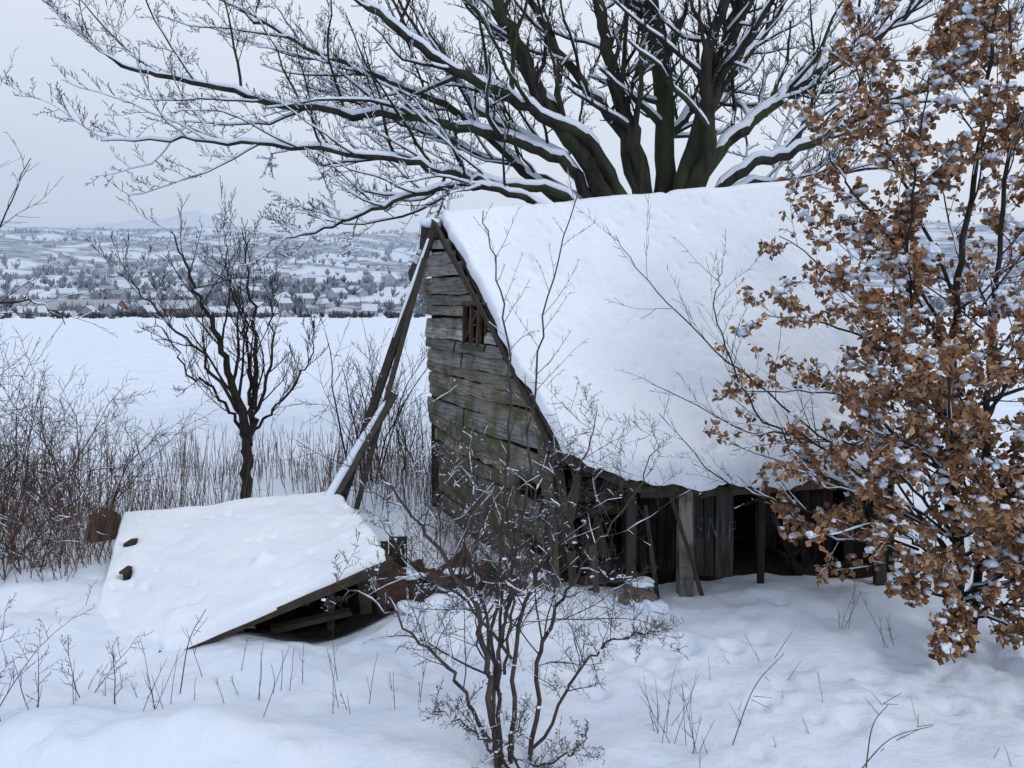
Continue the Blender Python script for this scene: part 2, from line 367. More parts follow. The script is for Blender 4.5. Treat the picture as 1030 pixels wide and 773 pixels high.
beam(B,gp(.49,2.48,-.14),gp(.49,3.06,-.14),.75,.02,tuple(cross(gn,V(0,0,1))),0,(.006,.006,.006))
B.build('window',[M_wood],shed)
RL,RR=V(-.93,10.2,4.12),V(3.95,9.8,4.5)
eu=[0,.19,.34,.61,1]; ex=[.47,1.2,1.85,2.9,4.5]; ey=[7.62,7.62,7.7,7.95,8.37]; ez=[1.62,1.36,1.24,1.22,1.27]
BLk,BRk=V(-1.34,11.0,3.42),V(3.7,11.5,3.5)
def roof(u,v):
    rd=RL[None]*(1-u[:,None])+RR[None]*u[:,None]; rd=rd+np.stack([0*u,0*u,-.05*np.sin(u*math.pi)],-1)
    ev=np.stack([np.interp(u,eu,ex),np.interp(u,eu,ey),np.interp(u,eu,ez)],-1)
    bk=BLk[None]*(1-u[:,None])+BRk[None]*u[:,None]
    vv=v[None,:,None]
    fr=rd[:,None]*(1-vv)+ev[:,None]*vv
    ba=rd[:,None]*(1+vv/.35)+bk[:,None]*(-vv/.35)
    P=np.where(vv>=0,fr,ba)
    P[:,:,2]+=-.08*np.sin(np.clip(v,0,1)*math.pi)[None,:]*(.6+.3*np.sin(u*9)[:,None])
    return P
def slab(B,P,T,edge,sizes,mat=0,mod=None,col=(1,1,1)):
    du=np.gradient(P,axis=0); dv=np.gradient(P,axis=1); n=np.cross(du,dv); n/=np.linalg.norm(n,axis=2,keepdims=True)+1e-9
    if n[...,2].mean()<0:n=-n
    su,sv=sizes; nu,nv=P.shape[:2]
    a=np.linspace(0,1,nu)[:,None]*su; b=np.linspace(0,1,nv)[None,:]*sv
    e=np.minimum(np.minimum(a,su-a),np.minimum(b,sv-b))
    e=np.clip(e/edge,0,1); f=np.sqrt(1-(1-e)**2.5)
    t=T*f*(1+(mod if mod is not None else 0))
    up=n*.55+V(0,0,1)*.45
    grid(B,P+up*t[...,None],mat,col); grid(B,P-V(0,0,.004),mat,col,flip=True)
u=np.linspace(0,1,240); v=np.concatenate([np.linspace(-.35,0,26)[:-1],np.linspace(0,1.02,150)])
P=roof(u,v)
U,VV=np.meshgrid(u*4.9,v*3.6,indexing='ij')
mod=.22*fbm(U*.9,VV*.9,3)+.14*fbm(U*3.0+4,VV*3.0,3)
for _ in range(360):
    a,b,r,dp=pr.uniform(0,4.9),pr.uniform(0,3.6),pr.uniform(.02,.05),pr.uniform(.06,.28)
    i0,i1=np.searchsorted(u*4.9,(a-3*r,a+3*r)); j0,j1=np.searchsorted(v*3.6,(b-3*r,b+3*r))
    mod[i0:i1,j0:j1]-=dp*np.exp(-((U[i0:i1,j0:j1]-a)**2+(VV[i0:i1,j0:j1]-b)**2)/r**2)
mod-=.55*np.exp(-((U-.75)/.5)**2-((VV-3.2)/.25)**2)
mod-=.35*np.exp(-((U-2.4)/.8)**2-((VV-2.7)/.2)**2)
mod+=.3*np.exp(-((VV-3.5)/.2)**2)*(1+.9*fbm(U*2.6,0*VV,3))
wav=.12*fbm(U*2.4,U*0+3,4)*sstep(3.1,3.7,VV); P[...,1]-=wav*.6; P[...,2]-=wav*.8
P[...,0]-=.07*fbm(VV*2.4,VV*0+8,4)*(1-sstep(0,.25,U))
B=Buf(); slab(B,P+V(0,0,.03),.14,.07,(4.9,4.8),0,mod); B.build('roof_snow',[M_snowroof],shed)
B=Buf(); vv=np.concatenate([np.linspace(-.33,0,3)[:-1],np.linspace(0,.985,12)]); P=roof(np.linspace(0.004,.996,30),vv)
grid(B,P,0,(.06,.05,.04),smooth=False); grid(B,P-V(0,0,.045),0,(.05,.042,.035),flip=True,smooth=False)
for a,b in((P[:,-1],P[:,-1]-V(0,0,.045)),(P[0],P[0]-V(0,0,.045)),(P[-1],P[-1]-V(0,0,.045)),(P[:,0],P[:,0]-V(0,0,.045))):
    grid(B,np.stack([a,b]),0,(.07,.055,.045),smooth=False)
for uu in np.linspace(.03,.97,12):
    q=roof(np.array([uu]),np.array([.02,.99+rng.uniform(-.02,.015)]))[0]-V(0,0,.1)
    beam(B,q[0],q[1],.1,.07,(0,0,1),0,(.08,.065,.05),.005)
beam(B,(1.3,7.78,1.16),(2.3,7.95,1.12),.1,.05,(0,0,1),0,(.06,.05,.04),.006)
beam(B,(2.25,7.90,1.14),(4.4,8.38,1.15),.09,.05,(0,0,1),0,(.15,.09,.055),.006)
beam(B,(.55,7.75,1.5),(1.35,7.8,1.17),.08,.05,(0,0,1),0,(.07,.06,.05),.006)
B.build('roof_deck',[M_wood],shed)
B=Buf()  # most posts and boards darkened to paint in shade under the eave
for (x,y,zt,w,c) in((1.2,7.88,1.2,.09,(.05,.044,.038)),(1.78,7.9,1.15,.15,(.26,.245,.21)),(2.62,8.12,1.12,.07,(.03,.026,.022)),(4.05,8.45,1.15,.11,(.05,.042,.036))):
    beam(B,(x,y,-.3),(x+rng.uniform(-.03,.03),y,zt),w,w*.8,(1,0,0),0,c,.008)
for i in range(5):
    x=1.95+i*.105; beam(B,(x,8.42+rng.uniform(-.01,.01),-.3),(x+rng.uniform(-.015,.015),8.40,1.08+rng.uniform(-.14,.03)),.1,.03,(1,0,0),0,V(.10,.097,.09)*rng.uniform(.6,1.15),.004)
beam(B,(3.3,8.6,-.2),(2.7,8.45,1.15),.06,.04,(1,0,0),0,(.02,.017,.014),.005)
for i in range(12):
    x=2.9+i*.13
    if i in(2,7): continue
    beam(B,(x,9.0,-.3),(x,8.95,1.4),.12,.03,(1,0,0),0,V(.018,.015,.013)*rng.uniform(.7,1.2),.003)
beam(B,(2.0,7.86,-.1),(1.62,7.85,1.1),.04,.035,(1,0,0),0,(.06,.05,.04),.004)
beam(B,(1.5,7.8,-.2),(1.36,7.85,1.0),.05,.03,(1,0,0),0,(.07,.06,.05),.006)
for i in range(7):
    x=1.25+i*.1; beam(B,(x,8.5,-.3),(x+.01,8.5,1.2),.09,.03,(1,0,0),0,V(.022,.019,.016)*rng.uniform(.7,1.2),.003)  # near-black planks, shade of the opening put into their colour
for i in range(12):
    x=rng.uniform(.42,.95); y=7.85+rng.uniform(-.1,.15); z_=rng.uniform(.1,1.1)
    beam(B,(x,y,z_),(x+rng.uniform(-.15,.2),y+rng.uniform(-.1,.1),z_+rng.uniform(.3,.5)*rng.choice([-1,1])),.08,.02,(1,0,0),0,V(.09,.075,.06)*rng.uniform(.35,1.2),.01)
B.build('front_posts_and_boards',[M_woodv],shed)
B=Buf()
z=-.25
while z<1.35:
    h=rng.uniform(.13,.18); r=h*.48
    p=np.array([[.6+rng.uniform(-.02,.08),8.1,z+h/2],[.9,8.14,z+h/2+rng.normal(0,.015)],[1.2+rng.uniform(-.15,.05),8.2,z+h/2-.01]])
    if not(.4<z<.7): tube(B,p,r,8,0,V(.055,.048,.042)*rng.uniform(.5,1.2))
    z+=h
z=-.3
while z<3.5:
    h=.2; beam(B,(-1.15,10.98,z+.1),(3.8,11.38,z+.1),.195,.03,(0,0,1),0,V(.05,.042,.035)*rng.uniform(.8,1.2)); z+=h
for i in range(15):
    zz=-.3+i*.3
    f_=0 if zz<1 else (zz-1)/3.2
    a=V(4.32,8.7,0)*(1-f_)+V(3.9,9.9,0)*f_; b=V(3.8,11.3,0)*(1-f_*.8)+V(3.9,9.9,0)*f_*.8
    if zz<4.0: beam(B,a+V(0,0,zz+.1),b+V(0,0,zz+.1),.29,.03,(0,0,1),0,V(.09,.08,.065)*rng.uniform(.8,1.2))
B.build('log_and_plank_walls',[M_woodh],shed)
B=Buf()
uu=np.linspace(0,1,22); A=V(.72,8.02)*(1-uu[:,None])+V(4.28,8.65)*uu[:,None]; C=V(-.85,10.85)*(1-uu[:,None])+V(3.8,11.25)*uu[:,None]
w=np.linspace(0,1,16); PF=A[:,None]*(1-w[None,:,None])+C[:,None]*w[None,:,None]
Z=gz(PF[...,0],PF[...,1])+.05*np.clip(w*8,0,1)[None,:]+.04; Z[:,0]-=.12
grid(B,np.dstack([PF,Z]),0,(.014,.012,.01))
for i in range(26):
    x,y=rng.uniform(.9,3.6),rng.uniform(8.6,9.8); a=rng.uniform(0,3.1); l=rng.uniform(.3,.9)
    beam(B,(x,y,G(x,y)+.1),(x+l*math.cos(a),y+l*math.sin(a),G(x,y)+rng.uniform(.1,.5)),.08,.03,(0,0,1),0,V(.03,.024,.02)*rng.uniform(.5,1.4),.005)  # rubble colour lowered to paint in the shade of the opening
B.build('earth_floor_and_rubble',[M_wood],shed)
B=Buf()
for st_ in ([(2.11,.70),(2.06,.73),(2.01,.69),(2.03,.62),(2.09,.57),(2.09,.50),(2.03,.46),(1.98,.50)],[(2.15,.47),(2.17,.71)],[(2.17,.71),(2.24,.5)],[(2.24,.5),(2.26,.73)],[(2.31,.52),(2.33,.7)],[(2.38,.46),(2.39,.68)],[(2.39,.68),(2.45,.67),(2.45,.6),(2.39,.58)]):
    p=np.array([(x-.01,8.384,z_) for x,z_ in st_]); tube(B,p,.008,4,0,(.2,.2,.21))
B.build('faded_graffiti',[M_rust],shed)
B=Buf()
for (p,r) in((gp(.14,3.75,.12),(.11,.09,.08)),(gp(.08,3.62,.12),(.08,.07,.07)),(gp(.2,4.1,.1),(.14,.1,.07))): blob(B,p,r,0,(1,1,1),2,.4)
B.build('snow_clumps',[M_snow],shed)

# ---------------------------------------------------------------- collapsed roof
cr=bpy.data.objects.new('collapsed_lean_to_roof',None); bpy.context.scene.collection.objects.link(cr)
A=V(-3.03,6.75,.02); Bq=V(-1.24,7.6,.52); C=V(-2.2,9.5,.60); Dq=V(-4.64,9.25,.42); A2=V(-3.9,7.15,-.04)
def cr_s(u,v):
    fr=np.stack([np.interp(v,[0,.33,1],[A2[i],A[i],Bq[i]]) for i in range(3)],-1)
    bk=Dq*(1-v)[...,None]+C*v[...,None]
    return fr*(1-u)[...,None]+bk*u[...,None]
uu,vv=np.meshgrid(np.linspace(-.02,1.02,110),np.linspace(-.02,1.02,130),indexing='ij')
P=cr_s(uu,vv); P[...,2]+=.05*np.sin(uu*math.pi)*np.sin(vv*math.pi)
P[...,1]-=.06*fbm(vv*5,vv*0,4)*(1-sstep(0,.15,uu)); P[...,0]+=.08*fbm(uu*5,vv*0+4,4)*sstep(.85,1,vv)
mod=.3*fbm(uu*3,vv*3.5,3)+.16*fbm(uu*9,vv*10,2)
def g2(a,b,r,s): return s*np.exp(-((uu-a)**2+(vv-b)**2*1.2)/r**2)
mod+=g2(.3,.62,.035,.9)+g2(.12,.35,.05,.4)-g2(.42,.08,.04,1.0)-g2(.68,.06,.04,1.0)-g2(.5,.5,.2,.2)
for _ in range(70): mod-=g2(pr.uniform(0,1),pr.uniform(0,1),pr.uniform(.012,.03),pr.uniform(.05,.3))
B=Buf(); slab(B,P,.12,.08,(2.3,3.0),0,mod); B.build('snow_cover',[M_snowroof],cr)
B=Buf()
uu,vv=np.meshgrid(np.linspace(0,1,10),np.linspace(0,1,10),indexing='ij'); P=cr_s(uu,vv)-V(0,0,.02)
grid(B,P,0,(.04,.033,.03),smooth=False); grid(B,P-V(0,0,.04),0,(.04,.033,.03),flip=True,smooth=False)
beam(B,A+V(-.05,-.03,-.03),Bq+V(.05,-.02,-.03),.08,.06,(0,0,1),0,(.06,.045,.035),.006)
beam(B,Bq+V(.03,0,-.04),C+V(.03,0,-.04),.08,.05,(0,0,1),0,(.1,.06,.045),.006)
for f_ in(.3,.6,.9):
    a=A*(1-f_)+Bq*f_; beam(B,a+V(0,.05,-.09),a+V(-.6,1.9,-.08),.07,.06,(0,0,1),0,(.03,.025,.02))
for f_ in(.72,.97):
    a=A*(1-f_)+Bq*f_+V(-.05,.25,0); beam(B,(a[0],a[1],-.3),a-V(0,0,.08),.07,.06,(1,0,0),0,(.05,.04,.035))
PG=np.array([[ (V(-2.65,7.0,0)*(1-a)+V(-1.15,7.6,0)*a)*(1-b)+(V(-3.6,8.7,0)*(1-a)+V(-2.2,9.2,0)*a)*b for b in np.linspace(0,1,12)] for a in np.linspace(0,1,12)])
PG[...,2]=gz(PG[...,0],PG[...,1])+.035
grid(B,PG,0,(.014,.012,.01))  # near-black ground sheet painting the shade under the collapsed roof
for i in range(10): beam(B,(-3.1+i*.2,7.95+i*.09,-.3),(-3.1+i*.2,7.95+i*.09,.16+i*.025),.2,.03,(1,0,0),0,(.02,.017,.015))  # dark planks added to close the void behind and keep it dark
beam(B,(-2.3,7.35,-.05),(-1.6,7.65,.0),.05,.1,(0,0,1),0,(.05,.04,.035),.01)
beam(B,(-1.22,7.75,-.2),(-1.2,7.68,.40),.3,.03,(1,0,0),0,(.09,.04,.032),.01)
beam(B,(-1.45,7.75,-.2),(-1.5,7.7,.34),.12,.03,(1,0,0),0,(.08,.06,.045),.01)
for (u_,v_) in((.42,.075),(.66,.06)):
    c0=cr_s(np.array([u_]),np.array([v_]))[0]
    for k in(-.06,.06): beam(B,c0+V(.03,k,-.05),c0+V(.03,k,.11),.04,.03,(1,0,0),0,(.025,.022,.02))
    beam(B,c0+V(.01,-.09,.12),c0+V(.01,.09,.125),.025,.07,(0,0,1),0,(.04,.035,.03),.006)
    beam(B,c0+V(.05,-.06,.05),c0+V(.05,.06,.05),.11,.02,(0,0,1),0,(.006,.006,.006))  # black plate painting the dark inside the vent gap
B.build('roof_timbers_and_void_shade',[M_wood],cr)
# ---------------------------------------------------------------- leaning poles
B=Buf()
beam(B,(-1.02,9.95,3.98),(-2.12,9.45,.55),.1,.09,(1,0,0),0,(.035,.032,.03),.006)
beam(B,(-1.12,9.85,3.6),(-1.92,9.5,.5),.06,.06,(1,0,0),0,(.06,.055,.05),.004)
beam(B,(-1.5,9.7,1.9),(-2.25,9.3,.52),.12,.1,(1,0,0),0,(.07,.065,.06),.006)
tube(B,[(-1.56,9.66,1.86),(-1.95,9.48,1.18),(-2.28,9.26,.6)],[.03,.055,.05],8,1)
tube(B,[(-1.08,9.9,3.86),(-1.3,9.8,3.2),(-1.5,9.7,2.6)],[.02,.025,.006],8,1)
B.build('leaning_timbers',[M_wood,M_snow])
# ---------------------------------------------------------------- barrels & debris
def barrel(name,x,y,z,r,h,tilt,az,col):
    B=Buf(); prof=[(.02,.0),(.98,0),(1,.02),(1,.32),(1.04,.34),(1,.36),(1,.64),(1.04,.66),(1,.68),(1,.98),(1.03,1),(.97,1),(.95,.96),(.95,.6),(.02,.6)]
    th=np.linspace(0,2*math.pi,25)
    R_=np.array([[(p[0]*r*math.cos(t)*(1+.12*math.sin(p[1]*7+1)),p[0]*r*math.sin(t)*(1-.1*math.cos(t*3+p[1]*4)),p[1]*h*(1-.12*max(0,math.cos(t*2)))) for p in prof] for t in th])
    grid(B,R_,0,col,smooth=True)
    blob(B,(0,r*.2,h*.62),(r*.85,r*.7,h*.2),1,(1,1,1),2,.4)
    o=B.build(name,[M_rust,M_snow]); o.location=(x,y,z); o.rotation_euler=(tilt,0,az); return o
barrel('rusty_barrel',-1.0,7.8,-.2,.13,.5,.35,.8,(.05,.026,.021))
barrel('rusty_barrel',-.5,7.62,-.26,.14,.58,-.1,.2,(.045,.028,.024))
B=Buf()
for i in range(16):
    x=rng.uniform(-1.15,.35); y=7.75-.1*x+rng.uniform(-.2,.2); a=rng.uniform(0,3.14); l=rng.uniform(.2,.55); e=rng.uniform(-.1,.35)
    g=G(x,y)+rng.uniform(.0,.12)
    beam(B,(x,y,g),(x+l*math.cos(a),y+l*.5*math.sin(a),g+e),rng.uniform(.04,.14),.025,(rng.normal(),rng.normal(),1),0,V(.1,.075,.06)*rng.uniform(.4,1.2)*(V(1,.6,.5) if i%4==0 else 1),.01)
    if i%2: blob(B,(x+l*.5*math.cos(a),y+l*.25*math.sin(a),g+e*.5+.03),(l*.3,.06,.035),1,(1,1,1),2,.5)
beam(B,(-.85,7.7,.34),(-.3,7.5,.16),.08,.03,(0,0,1),0,(.1,.08,.065),.01)
beam(B,(-.3,7.75,-.05),(-.15,7.65,.42),.05,.05,(1,0,0),0,(.06,.05,.04),.01)
for i in range(7):
    x=rng.uniform(-1.1,.5); blob(B,(x,7.55-.1*x,G(x,7.5)+.02),(rng.uniform(.12,.3),rng.uniform(.1,.16),rng.uniform(.05,.11)),1,(1,1,1),2,.5)
B.build('broken_board_debris',[M_wood,M_snow])
B=Buf()
bx,by=1.28,7.66; g0=G(bx,by)
for i in range(14):
    lv=i//4; a=rng.uniform(-.7,.7); x,y=bx+rng.normal(0,.07),by+rng.normal(0,.05); zz=g0-.02+lv*.06
    beam(B,(x-.09*math.cos(a),y-.09*math.sin(a),zz),(x+.09*math.cos(a),y+.09*math.sin(a),zz+rng.uniform(-.02,.02)),.06,.1,(0,0,1),0,V(.2,.16,.14)*rng.uniform(.6,1.1),.004)
blob(B,(bx,by+.02,g0+.2),(.13,.1,.045),1,(1,1,1),2,.5); blob(B,(bx+.1,by-.1,g0+.02),(.17,.1,.06),1,(1,1,1),2,.5); blob(B,(bx-.12,by-.05,g0+.05),(.11,.09,.06),1,(1,1,1),2,.5)
B.build('brick_pile',[M_rust,M_snow])

# ---------------------------------------------------------------- vegetation
UP=V(0,0,1)
def snow_on(B,pts,rad,dens,extra):
    n=len(pts); t=tangents(pts)
    hor=np.clip((np.sqrt(np.clip(1-t[:,2]**2,0,1))-.35)/.35,0,1)
    gate=np.clip((vnoise(np.arange(n)*.45+rng.random()*99,np.zeros(n)+rng.random()*99)+dens)*2.2,0,1)
    h=hor*gate
    if h.max()<.1:return
    rs=(rad*.82+extra)*h
    tube(B,pts+UP[None]*((rad*.72+extra*.7)*np.clip(h*1.3,0,1))[:,None],np.maximum(rs,.0004),6 if rad[0]>.02 else 3,1)
class Cfg: pass
def cfg(**k):
    c=Cfg(); c.wig=.12;c.trop=.04;c.rmin=.003;c.nch=[6,5,4];c.ratio=(.35,.6);c.ang=(28,55);c.maxl=3;c.snow=.1;c.extra=.006;c.tips=None;c.rr=.55;c.sdepth=9;c.sprob=.6;c.seg=.12;c.boost=0
    for a,b in k.items(): setattr(c,a,b)
    return c
def emit(B,pts,rad,c,sides,lev=0):
    tube(B,pts,rad,sides,0)
    if c.snow>-1 and lev<=c.sdepth and (lev<2 or rng.random()<c.sprob): snow_on(B,pts,rad,c.snow+(c.boost if lev<2 else 0),c.extra*(1.6 if (lev==0 and c.boost) else 1))
def kids(B,pts,rad,L,lev,c,t0=.15):
    if lev>=c.maxl:
        if c.tips is not None: c.tips.append(pts)
        return
    if c.tips is not None and lev>=c.maxl-1: c.tips.append(pts)
    n=c.nch[lev] if lev<len(c.nch) else 3
    n=max(1,int(round(n*rng.uniform(.75,1.25))))
    k=len(pts)
    for i in range(n):
        t=t0+(1-t0)*(i+rng.uniform(.1,.9))/n; f=t*(k-1); j=min(int(f),k-2); fr=f-j
        p=pts[j]*(1-fr)+pts[j+1]*fr; d=nrm(pts[j+1]-pts[j]); r=rad[j]*(1-fr)+rad[j+1]*fr
        q=nrm(cross(d,rng.normal(0,1,3)))
        if q[2]<0 and rng.random()<.45: q=-q
        a=math.radians(rng.uniform(*c.ang)); cd=nrm(d*math.cos(a)+q*math.sin(a))
        grow(B,p,cd,L*rng.uniform(*c.ratio)*(1.1-.55*t),max(c.rmin,r*c.rr*rng.uniform(.7,1.1)),lev+1,c)
def grow(B,p,d,L,r,lev,c):
    n=max(3,min(9,int(L/c.seg))); P=[p]; st=L/n; ns=rng.normal(0,c.wig,(n,3))
    for i in range(n):
        d=nrm(d+ns[i]+UP*c.trop); p=p+d*st; P.append(p)
    P=np.array(P); R=np.maximum(r*np.linspace(1,.3,n+1),c.rmin*.6)
    emit(B,P,R,c,6 if r>.03 else(4 if r>.015 else 3),lev)
    kids(B,P,R,L,lev,c)
def spline(P,m=7):
    P=np.asarray(P,float); Q=np.vstack([2*P[0]-P[1],P,2*P[-1]-P[-2]]); o=[]
    for i in range(1,len(Q)-2):
        for t in np.linspace(0,1,m,endpoint=False):
            a,b,c_,d=Q[i-1],Q[i],Q[i+1],Q[i+2]
            o.append(.5*((2*b)+(-a+c_)*t+(2*a-5*b+4*c_-d)*t*t+(-a+3*b-3*c_+d)*t**3))
    o.append(P[-1]); return np.array(o)
def limb(B,pts,r0,r1,c,lev=0,t0=.25,sides=8,wob=.02,pw=1.0):
    P=spline(pts); P[1:]+=rng.normal(0,wob,(len(P)-1,3)); n=len(P)
    R=r1+(r0-r1)*(1-np.linspace(0,1,n))**pw
    emit(B,P,R,c,sides,lev); L=np.linalg.norm(np.diff(P,axis=0),axis=1).sum()
    kids(B,P,R,L,lev,c,t0)
B=Buf(); bt=cfg(nch=[20,9,6,4],ratio=(.2,.38),ang=(25,60),maxl=4,wig=.13,trop=.05,rmin=.005,rr=.5,snow=.45,extra=.010,sdepth=3,sprob=.28,seg=.17,boost=.5)
tube(B,spline([(2.3,13,-.3),(2.3,13,1.2),(2.3,13,2.6),(2.35,13,3.9)]),np.linspace(.62,.42,22),14,0)
LB=[
 ([(2.1,13,3.2),(1.45,12.9,5.0),(.6,12.7,6.2),(.05,12.5,7.3),(-.5,12.3,8.4),(-1.2,12,10)],.19,.05),
 ([(2.2,13,3.4),(2.2,13,5.2),(1.75,13.2,6.8),(1.5,13.3,8.2),(1.2,13.4,10.4)],.17,.06),
 ([(2.4,13.1,3.4),(2.65,13.3,5.2),(2.6,13.5,7.2),(2.45,13.6,8.6),(2.5,13.6,11)],.22,.08),
 ([(2.5,13,3.3),(3.0,12.9,5.3),(3.4,12.8,6.8),(3.95,12.7,8.3),(4.6,12.5,10.4)],.22,.07),
 ([(2.4,12.9,3.6),(3.2,12.6,5.4),(3.15,12.4,6.9),(3.5,12.2,8.3),(3.7,12,10)],.14,.05),
 ([(2.6,13,3.4),(3.3,13.2,5.2),(4.4,13.5,6.3),(5.6,13.9,7.2),(7.2,14.3,8.2),(8.5,14.6,9.6)],.14,.04),
 ([(2.2,13,3.6),(1.5,12.8,5.4),(.3,12.5,6.15),(-1.1,12.2,6.8),(-2.2,11.9,7.6),(-3.1,11.7,8.4)],.13,.035),
 ([(2.0,13,3.5),(1.1,12.9,5.1),(0,12.8,5.7),(-1.3,12.7,6.0),(-3.5,12.6,6.2),(-5.2,12.5,6.6),(-6.3,12.4,6.85),(-6.9,12.3,7.3)],.12,.012),
 ([(2.0,13,3.6),(.9,12.8,4.75),(-.3,12.5,4.95),(-1.5,12.2,5.2),(-3.0,12,5.4),(-4.6,11.8,5.5),(-6.2,11.6,5.45)],.10,.01),
 ([(2.0,13,3.4),(.6,12.6,4.5),(-.5,12.3,4.85),(-1.7,12.1,4.65),(-2.8,12,4.2),(-3.6,11.9,3.95)],.085,.01),
 ([(2.6,13,3.5),(3.7,12.8,5.1),(4.7,12.6,5.5),(6,12.4,6.2),(7.4,12.2,6.7),(8.8,12,7.4)],.12,.02),
 ([(2.3,13,3.6),(1.9,13.2,5.8),(1.0,13.4,7.1),(.4,13.6,8.2),(-.4,13.8,9.6)],.12,.04),
 ([(1.9,13,3.6),(.2,13.4,5.3),(-1.2,13.7,6.5),(-2.8,14,7.2),(-4.4,14.2,8.0),(-5.6,14.4,8.8)],.1,.02),
 ([(2.6,13,3.6),(4.0,13.8,5.0),(5.3,14.3,5.2),(6.6,14.7,5.5),(8,15,5.7)],.09,.015),
 ([(2.5,13.2,3.6),(2.9,14,6),(4.4,14.6,7.5),(5.4,15,9)],.12,.04),
 ([(2.2,13,3.6),(.9,14,5.6),(-.6,14.6,6.6),(-1.6,15,8.2)],.11,.03),
 ([(2.1,13,3.8),(.8,13.3,5.0),(-.9,13.6,5.7),(-2.4,13.9,6.4),(-3.8,14.2,7.0)],.07,.012),
]
for pts,a,b in LB: limb(B,pts,a*.92,b,bt,0,.3,10,.025,.85)
B.build('large_bare_tree',[M_bark,M_snow])
B=Buf(); st=cfg(nch=[14,8,5],ratio=(.22,.42),ang=(18,46),maxl=3,wig=.13,trop=.07,rmin=.0042,rr=.5,snow=-.25,extra=.004,seg=.14)
for pts,a,b in [([(-4.14,12,-.2),(-4.15,12,1.0),(-4.38,12,1.8),(-4.6,11.9,2.6),(-4.95,11.8,3.4),(-5.2,11.7,4.1)],.09,.007),
 ([(-4.14,12,.6),(-4.08,12.05,1.3),(-4.05,12.1,2.2),(-4.15,12.2,3.2),(-4.35,12.3,4.2)],.06,.007),
 ([(-4.12,12,.7),(-3.9,11.9,1.5),(-3.65,11.8,2.4),(-3.7,11.7,3.4)],.04,.006),
 ([(-4.15,12,.8),(-4.6,12.1,1.5),(-5.2,12.2,2.0),(-5.7,12.2,2.8)],.032,.006),
 ([(-4.1,12,.9),(-3.75,12.3,1.4),(-3.3,12.4,2.0),(-3.2,12.4,2.7)],.027,.006),
 ([(-4.2,12,1.2),(-4.7,11.6,2.2),(-5.4,11.4,3.0),(-5.8,11.4,3.6)],.03,.006),
 ([(-4.1,12,1.4),(-4.3,12.5,2.4),(-4.7,12.7,3.4),(-4.8,12.8,4.2)],.03,.006)]: limb(B,pts,a,b,st,0,.22,7,.03)
B.build('small_bare_tree',[M_barkd,M_snow])
def bush(name,x,y,k,H,spread,c,r=.012,matr=None,lean=(0,0)):
    B=Buf(); z=G(x,y)-.05
    for i in range(k):
        a=rng.uniform(0,6.28); s=spread*rng.uniform(.1,1)
        grow(B,V(x+rng.normal(0,.15),y+rng.normal(0,.15),z),nrm(V(math.cos(a)*s+lean[0],math.sin(a)*s+lean[1],1)),H*rng.uniform(.6,1.05),r*rng.uniform(.7,1.2),0,c)
    return B.build(name,[matr or M_barkd,M_snow])
sh=cfg(nch=[9,6],ratio=(.25,.5),ang=(20,50),maxl=2,wig=.1,trop=.03,rmin=.004,snow=-.5,extra=.003,rr=.6)
bush('bare_shrub',-2.35,12.6,10,2.7,.5,sh,.016)
bush('bare_shrub',-1.7,13.2,7,1.9,.6,sh,.012)
shl=cfg(nch=[11,6,3],ratio=(.25,.5),ang=(20,60),maxl=2,wig=.14,trop=-.04,rmin=.0036,snow=-.3,extra=.004,rr=.6)
bush('bare_shrub',-6.2,9.2,14,2.9,.75,shl,.012,M_barkr)
bush('bare_shrub',-5.9,10.6,13,2.4,.8,shl,.012,M_barkr)
bush('bare_shrub',-7.4,10.6,11,3.5,.6,shl,.014,M_barkr)
bush('bare_shrub',-5.3,8.4,9,1.5,.8,shl,.009,M_barkr)
B=Buf(); lt=cfg(nch=[13,5],ratio=(.14,.3),ang=(25,60),maxl=2,wig=.12,trop=0,rmin=.0032,snow=-.2,extra=.004)
for pts in [[(-6.2,7.6,-.1),(-5.7,7.6,2),(-5.2,7.6,3.5),(-4.75,7.6,4.5)],[(-6.2,7.6,-.1),(-5.9,7.5,1.6),(-5.3,7.4,2.8),(-4.7,7.4,3.1),(-4.3,7.4,2.9)],[(-6.2,7.6,-.1),(-6.2,7.7,2.2),(-5.8,7.8,3.8),(-5.2,7.8,5.2)],[(-6.2,7.6,-.1),(-6.0,7.5,1.2),(-5.5,7.4,2.2),(-4.9,7.4,2.4)]]: limb(B,pts,.022,.004,lt,0,.2,5,.015)
B.build('bare_sapling',[M_barkd,M_snow])
th_=cfg(nch=[9,5],ratio=(.2,.42),ang=(35,70),maxl=2,wig=.15,trop=0,rmin=.0024,snow=-.1,extra=.003)
bush('thorny_shrub',-3.65,5.35,10,1.1,1.0,th_,.006,M_barkd)
bush('thorny_shrub',-3.3,5.9,4,.6,.9,th_,.005,M_barkd)
